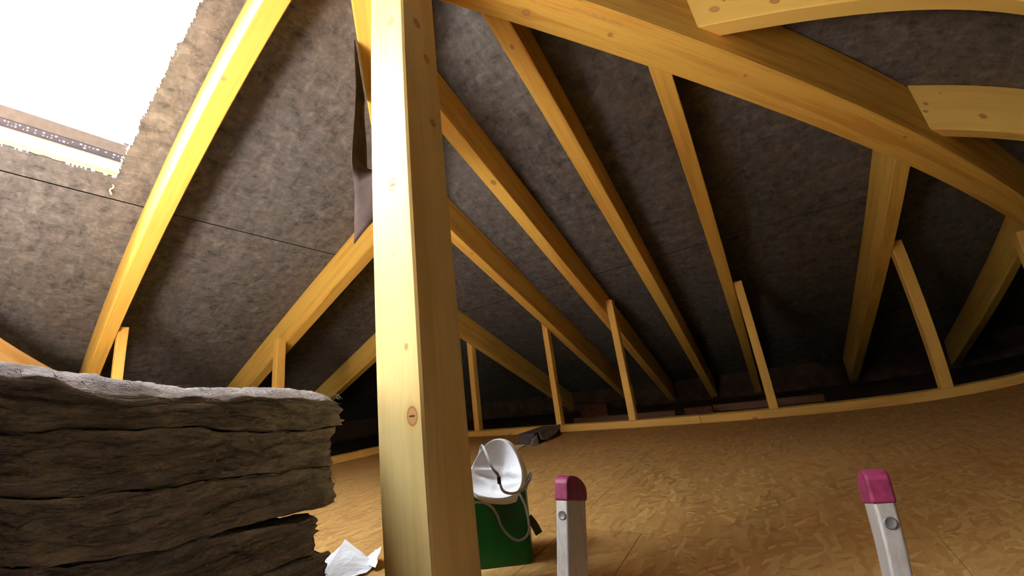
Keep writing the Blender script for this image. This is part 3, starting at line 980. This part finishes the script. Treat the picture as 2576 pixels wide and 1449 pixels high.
def dimple_bm(cx, cz, r):
    """A pressed rivet hollow: raised ring and sunken centre on the front face."""
    bm = bmesh.new()
    rings = [(r * 1.25, .0005), (r * 1.1, -.0022), (r * .9, -.0012), (r * .55, .0), (.0001, .0)]
    prev = None
    for rad, yy in rings:
        cur = [bm.verts.new((cx + rad * math.cos(q * math.pi / 10), yy - .0006, cz + rad * math.sin(q * math.pi / 10))) for q in range(20)]
        if prev:
            for i in range(20):
                bm.faces.new((prev[i], prev[(i + 1) % 20], cur[(i + 1) % 20], cur[i]))
        prev = cur
    bm.faces.new(prev)
    bmesh.ops.recalc_face_normals(bm, faces=bm.faces)
    return bm
M_RIV = plain('grey_rivet', (0.16, 0.155, 0.15), .4, .5, .3, .1).m
ZT = -.311
for side, x in (('left', -.574), ('right', .1545)):
    ra = lad_part('rail', rail_bm(), M_ALU, x, ZT)
    cp = lad_part('end_cap', cap_bm(), M_CAP, x, ZT, parent=ra, smooth=False)
    cp['label'] = 'magenta plastic end cap'
    rv = lad_part('rivet', dimple_bm(RW * .52, -.052, .0100), M_RIV, x, ZT, parent=ra, smooth=True)
for k in range(8):
    bm = box_bm((RW, RD * .30, -.62 - k * .46), (.1545 + .574, RD * .72, -.57 - k * .46))
    lad_part('rung', bm, M_ALU, -.574, ZT)

# ------------------------------------------------------------------ green tub, dust mask, straps
def ribbon(name, pts, wdt, m, parent, thick=.0012, side=(0, 0, 1)):
    P = [Vector(p) for p in pts]
    dense = []
    n = len(P)
    for i in range(n - 1):
        p0, p1, p2, p3 = P[max(i - 1, 0)], P[i], P[i + 1], P[min(i + 2, n - 1)]
        for q in range(6):
            t = q / 6
            dense.append(.5 * ((2 * p1) + (p2 - p0) * t + (2 * p0 - 5 * p1 + 4 * p2 - p3) * t * t + (3 * p1 - p0 - 3 * p2 + p3) * t ** 3))
    dense.append(P[-1])
    bm = bmesh.new()
    rings = []
    view = Vector((-.6, .8, 0))
    for i, p in enumerate(dense):
        tg = (dense[min(i + 1, len(dense) - 1)] - dense[max(i - 1, 0)]).normalized()
        w = tg.cross(view).normalized() * wdt / 2
        nn = tg.cross(w).normalized() * thick / S
        rings.append([bm.verts.new(W(*(p + w))), bm.verts.new(W(*(p - w))), bm.verts.new(W(*(p - w + nn))), bm.verts.new(W(*(p + w + nn)))])
    for r0, r1 in zip(rings[:-1], rings[1:]):
        for i in range(4):
            bm.faces.new((r0[i], r0[(i + 1) % 4], r1[(i + 1) % 4], r1[i]))
    bm.faces.new(rings[0]); bm.faces.new(list(reversed(rings[-1])))
    bmesh.ops.recalc_face_normals(bm, faces=bm.faces)
    o = link(name, bm, m)
    if parent:
        o.parent = parent
        o.matrix_parent_inverse = parent.matrix_world.inverted()
    return o

# tub: front face from the right corner GR towards GLf (behind the post), depth away from the camera
GR = Vector((-1.036, 1.575)); GD = Vector((-.86, -.51)).normalized(); GB = Vector((-.51, .86)).normalized()
GL_, GW, GT = .36, .20, -.468
tub = empty('plastic_tub', W(*(GR + GD * GL_ / 2 + GB * GW / 2), -H0))
tag(tub, 'dark green translucent plastic tub on the floor behind the post, holding the dust mask', 'tub')
bpy.context.view_layer.update()
def tub_wall():
    bm = bmesh.new()
    def ring(z, sc, inset):
        cs = []
        corners = [(0, 0), (GL_, 0), (GL_, GW), (0, GW)]
        ctr = Vector((GL_ / 2, GW / 2))
        r = .022
        for (cx, cy) in corners:
            sx = 1 if cx == 0 else -1; sy = 1 if cy == 0 else -1
            a0 = {(1, 1): 180, (-1, 1): 270, (-1, -1): 0, (1, -1): 90}[(sx, sy)]
            for q in range(5):
                an = math.radians(a0 + q * 22.5)
                p = Vector((cx + sx * (r + inset) + r * math.cos(an), cy + sy * (r + inset) + r * math.sin(an)))
                p = ctr + (p - ctr) * sc
                pp = GR + GD * p.x + GB * p.y
                bow = .010 * noise.noise(Vector((p.x * 9, p.y * 9, z * 4)))
                cs.append(bm.verts.new(W(pp.x, pp.y, z + bow * (1 if z > -.6 else 0))))
        return cs
    zs = [(-H0 + .002, .96), (-H0 + .03, .97), (-.66, .985), (-.56, .995), (GT - .015, 1.0), (GT, 1.0)]
    outer = [ring(z, sc, 0) for z, sc in zs]
    inner = [ring(z, sc, .006) for z, sc in zs]
    n = len(outer[0])
    for A, B in zip(outer[:-1], outer[1:]):
        for i in range(n): bm.faces.new((A[i], A[(i + 1) % n], B[(i + 1) % n], B[i]))
    for A, B in zip(inner[:-1], inner[1:]):
        for i in range(n): bm.faces.new((A[(i + 1) % n], A[i], B[i], B[(i + 1) % n]))
    for i in range(n): bm.faces.new((outer[-1][i], outer[-1][(i + 1) % n], inner[-1][(i + 1) % n], inner[-1][i]))
    bm.faces.new(list(reversed(outer[0]))); bm.faces.new(inner[1])
    bmesh.ops.recalc_face_normals(bm, faces=bm.faces)
    return bm
def child(name, bm, m, parent, smooth=False, label=None):
    o = link(name, bm, m, None, smooth)
    o.parent = parent
    o.matrix_parent_inverse = parent.matrix_world.inverted()
    if label: o['label'] = label
    return o
child('tub_wall', tub_wall(), M_GREEN, tub)
M_TAB = plain('dark_green_strap', (0.03, 0.035, 0.012), .7, .2).m
ribbon('strap_tab', [(-1.045, 1.59, -.585), (-1.02, 1.59, -.612), (-1.000, 1.592, -.652)], .034, M_TAB, tub, .004)

# dust mask: cup seen from inside, opening towards the camera
mask = empty('dust_mask', W(-1.13, 1.50, -.47))
tag(mask, 'white moulded dust mask with grey elastic straps resting in the green tub', 'dust mask')
bpy.context.view_layer.update()
MC = Vector((-1.165, 1.530, -.372))
mf = Vector((.22, -.80, .50)).normalized()           # the way the opening faces
mr = Vector((.78, .62, 0)).normalized()              # to the right as seen
mu = mr.cross(mf).normalized()
if mu.z < 0: mu = -mu
tilt = math.radians(16)
mr, mu = mr * math.cos(tilt) + mu * math.sin(tilt) * -1, mu * math.cos(tilt) + mr * math.sin(tilt)
def mask_pt(rho, th, outer=0.0):
    """rho 0 at the bottom of the cup, 1 at the rim, above 1 on the turned-out flange."""
    c, s = math.cos(th), math.sin(th)
    ax_, by_ = .126, .140 + .012 * s
    rr = rho
    # pointed chin and waisted nose end
    shape = 1 + .05 * math.cos(3 * th + math.pi / 2)
    x, y = ax_ * rr * c * shape, by_ * rr * s * shape
    dep = -.075 * (1 - min(rho, 1) ** 2.3)
    # moulded creases of the cup
    dep += .030 * math.exp(-((y - .030 + .25 * abs(x)) / .013) ** 2) * (1 - min(rho, 1) ** 3)
    dep += .024 * math.exp(-((y + .050 - .2 * abs(x)) / .013) ** 2) * (1 - min(rho, 1) ** 3)
    dep -= .010 * math.exp(-((x) / .02) ** 2) * (1 - min(rho, 1) ** 2)
    # saddle: the rim dips at the cheeks, rises at nose and chin
    dep += .028 * (s * s - .5) * min(rho, 1.1) ** 2
    if rho > 1: dep -= (rho - 1) * .30
    if outer: dep -= .05 * max(0.0, 1 - rho)
    return MC + mr * x + mu * y + mf * (dep - outer)
def mask_bm(outer):
    bm = bmesh.new()
    rhos = [.02, .15, .3, .42, .54, .66, .76, .85, .92, .97, 1.0, 1.03, 1.07] if not outer else [.02, .2, .4, .55, .7, .82, .92, 1.0, 1.06, 1.10, 1.13]
    nth = 72
    prev = None
    for r in rhos:
        cur = [bm.verts.new(W(*mask_pt(r, 2 * math.pi * q / nth, outer))) for q in range(nth)]
        if prev:
            for i in range(nth): bm.faces.new((prev[i], prev[(i + 1) % nth], cur[(i + 1) % nth], cur[i]))
        else: bm.faces.new(cur)
        prev = cur
    bmesh.ops.recalc_face_normals(bm, faces=bm.faces)
    return bm
child('mask_lining', mask_bm(0.0), M_MASK, mask, True)
child('mask_shell', mask_bm(0.006), M_MASKOUT, mask, True, 'cream outer shell of the mask')
_p0 = mask_pt(1.07, math.radians(146)); _p1 = _p0 + mf * .05 + mr * .03 + mu * .03; _p9 = mask_pt(1.09, math.radians(-6))
ribbon('head_strap', [tuple(_p0), tuple(_p1), (-1.085, 1.400, -0.317), (-1.052, 1.400, -0.355), (-1.046, 1.400, -0.392), (-1.040, 1.412, -0.423), (-1.019, 1.450, -0.441), (-0.992, 1.49, -0.433), (-0.982, 1.543, -0.407), (-0.994, 1.581, -0.382), tuple(_p9)], .011, M_STRAP, mask)
ribbon('head_strap', [(-1.171, 1.355, -0.457), (-1.125, 1.365, -0.458), (-1.092, 1.378, -0.476), (-1.076, 1.393, -0.513), (-1.065, 1.402, -0.562), (-1.037, 1.422, -0.609), (-1.007, 1.443, -0.625), (-0.984, 1.471, -0.611), (-0.98, 1.486, -0.574), (-0.997, 1.498, -0.501), (-1.022, 1.497, -0.450)], .010, M_STRAP, mask)
bm = bmesh.new()
p = Vector((-1.049, 1.398, -.375))
box_bm((-.008, -.004, -.014), (.008, .004, .014), bm)
bm.transform(Matrix.Translation(W(*p)) @ Matrix.Rotation(.66, 4, 'Z') @ Matrix.Diagonal((S, S, S, 1)))
child('strap_buckle', bm, M_VENT, mask, False, 'small dark buckle on the strap')

# ------------------------------------------------------------------ small grey box by the plate
gb = empty('small_box', W(-2.9, 4.9, -H0))
tag(gb, 'small dark grey box with a loose flap lying in front of the sole plate', 'box')
bpy.context.view_layer.update()
bm = ubox(-3.06, -2.77, 4.62, 5.42, -H0 + .003, -.625)
bmesh.ops.bevel(bm, geom=bm.edges[:], offset=.004, segments=2, affect='EDGES')
child('carton', bm, M_GREYCARD, gb)
bm = bmesh.new()
prof = [(4.72, -.615), (4.74, -.66), (4.77, -.73), (4.86, -.755), (5.0, -.745), (5.2, -.71), (5.41, -.66), (5.41, -.615)]
lo = [bm.verts.new(W(-2.766, y, z)) for y, z in prof]; hi = [bm.verts.new(W(-2.752 + (.02 if z < -.7 else 0), y, z)) for y, z in prof]
bm.faces.new(lo); bm.faces.new(list(reversed(hi)))
for i in range(len(prof)): bm.faces.new((lo[i], hi[i], hi[(i + 1) % len(prof)], lo[(i + 1) % len(prof)]))
bmesh.ops.recalc_face_normals(bm, faces=bm.faces)
child('flap', bm, M_GREYFLAP, gb, False, 'paler hanging flap')
bm = bmesh.new()
tri = [W(-2.76, 4.46, -H0 + .004), W(-2.72, 4.62, -H0 + .004), W(-2.76, 4.66, -.65), W(-2.80, 4.58, -.70)]
vs = [bm.verts.new(v) for v in tri]; us = [bm.verts.new(v + Vector((-.004, .003, 0))) for v in tri]
bm.faces.new(vs); bm.faces.new(list(reversed(us)))
for i in range(4): bm.faces.new((vs[i], us[i], us[(i + 1) % 4], vs[(i + 1) % 4]))
bmesh.ops.recalc_face_normals(bm, faces=bm.faces)
child('folded_corner', bm, M_GREYFLAP, gb)
bm = bmesh.new()
n = 24
for r0, r1 in ((.030, .075),):
    A = [[], []]; B = [[], []]
    for h in (0, 1):
        for q in range(n):
            an = 2 * math.pi * q / n
            A[h].append(bm.verts.new(W(-2.99 + r0 * math.cos(an), 4.45 + r0 * 1.1 * math.sin(an), -H0 + .003 + h * .02)))
            B[h].append(bm.verts.new(W(-2.99 + r1 * 1.5 * max(-1, min(1, 1.3 * math.cos(an))), 4.45 + r1 * 1.3 * max(-1, min(1, 1.3 * math.sin(an))), -H0 + .003 + h * .02)))
    for q in range(n):
        j = (q + 1) % n
        bm.faces.new((A[0][q], A[0][j], B[0][j], B[0][q])); bm.faces.new((A[1][j], A[1][q], B[1][q], B[1][j]))
        bm.faces.new((A[0][j], A[0][q], A[1][q], A[1][j])); bm.faces.new((B[0][q], B[0][j], B[1][j], B[1][q]))
bmesh.ops.recalc_face_normals(bm, faces=bm.faces)
o = link('plastic_clip', bm, M_CLIP)
at_origin(o, W(-2.99, 4.45, -H0))
tag(o, 'small pale plastic clip with a hole, on the floor by the grey box', 'clip')

# ------------------------------------------------------------------ white plastic film beside the insulation
def crumple(name, outline_fn, nu, nv, m, label):
    bm = bmesh.new()
    g = [[bm.verts.new(W(*outline_fn(i / nu, j / nv))) for j in range(nv + 1)] for i in range(nu + 1)]
    for i in range(nu):
        for j in range(nv):
            bm.faces.new((g[i][j], g[i + 1][j], g[i + 1][j + 1], g[i][j + 1]))
    bmesh.ops.recalc_face_normals(bm, faces=bm.faces)
    o = link(name, bm, m, None, False)
    sol = o.modifiers.new('sheet', 'SOLIDIFY'); sol.thickness = .0012
    return o
def tent(u, v):
    # ridge from the near floor up to the peak; left flank and right flank fall to the floor
    a = Vector((-1.86, 1.02, -H0 + .01)); pk = Vector((-1.945, 1.227, -.640)); rf = Vector((-1.765, 1.22, -H0 + .008)); lf = Vector((-2.10, 1.13, -H0 + .02))
    ridge = a.lerp(pk, v)
    if u < .5:
        q = lf.lerp(Vector((-2.02, 1.25, -.70)), v).lerp(ridge, u * 2)
    else:
        q = ridge.lerp(rf.lerp(Vector((-1.80, 1.30, -H0 + .01)), v), (u - .5) * 2)
    nz = noise.noise(Vector((u * 4, v * 4, 3.3))) * .012 + abs(noise.noise(Vector((u * 6, v * 5, 1.1)))) * .005
    q = q + Vector((nz * .5, -nz * .5, nz))
    q.z = max(q.z, -H0 + .003)
    return q
o = crumple('plastic_film', tent, 14, 9, M_POLY, '')
at_origin(o, W(-1.9, 1.2, -H0))
tag(o, 'crumpled white plastic film folded to a peak beside the insulation stack', 'plastic film', 'scraps of white plastic')
def flapfn(u, v):
    q = Vector((-1.865, 1.255, -.745)).lerp(Vector((-1.745, 1.262, -.758)), u).lerp(Vector((-1.88, 1.36, -.735)).lerp(Vector((-1.770, 1.318, -.685)), u), v)
    nz = abs(noise.noise(Vector((u * 3, v * 3, 9.3)))) * .012
    q = q + Vector((0, -nz, nz * .6))
    q.z = max(q.z, -H0 + .003)
    return q
o = crumple('plastic_film', flapfn, 14, 12, M_POLY, '')
at_origin(o, W(-1.8, 1.3, -H0))
tag(o, 'small white plastic scrap between the folded film and the post', 'plastic film', 'scraps of white plastic')
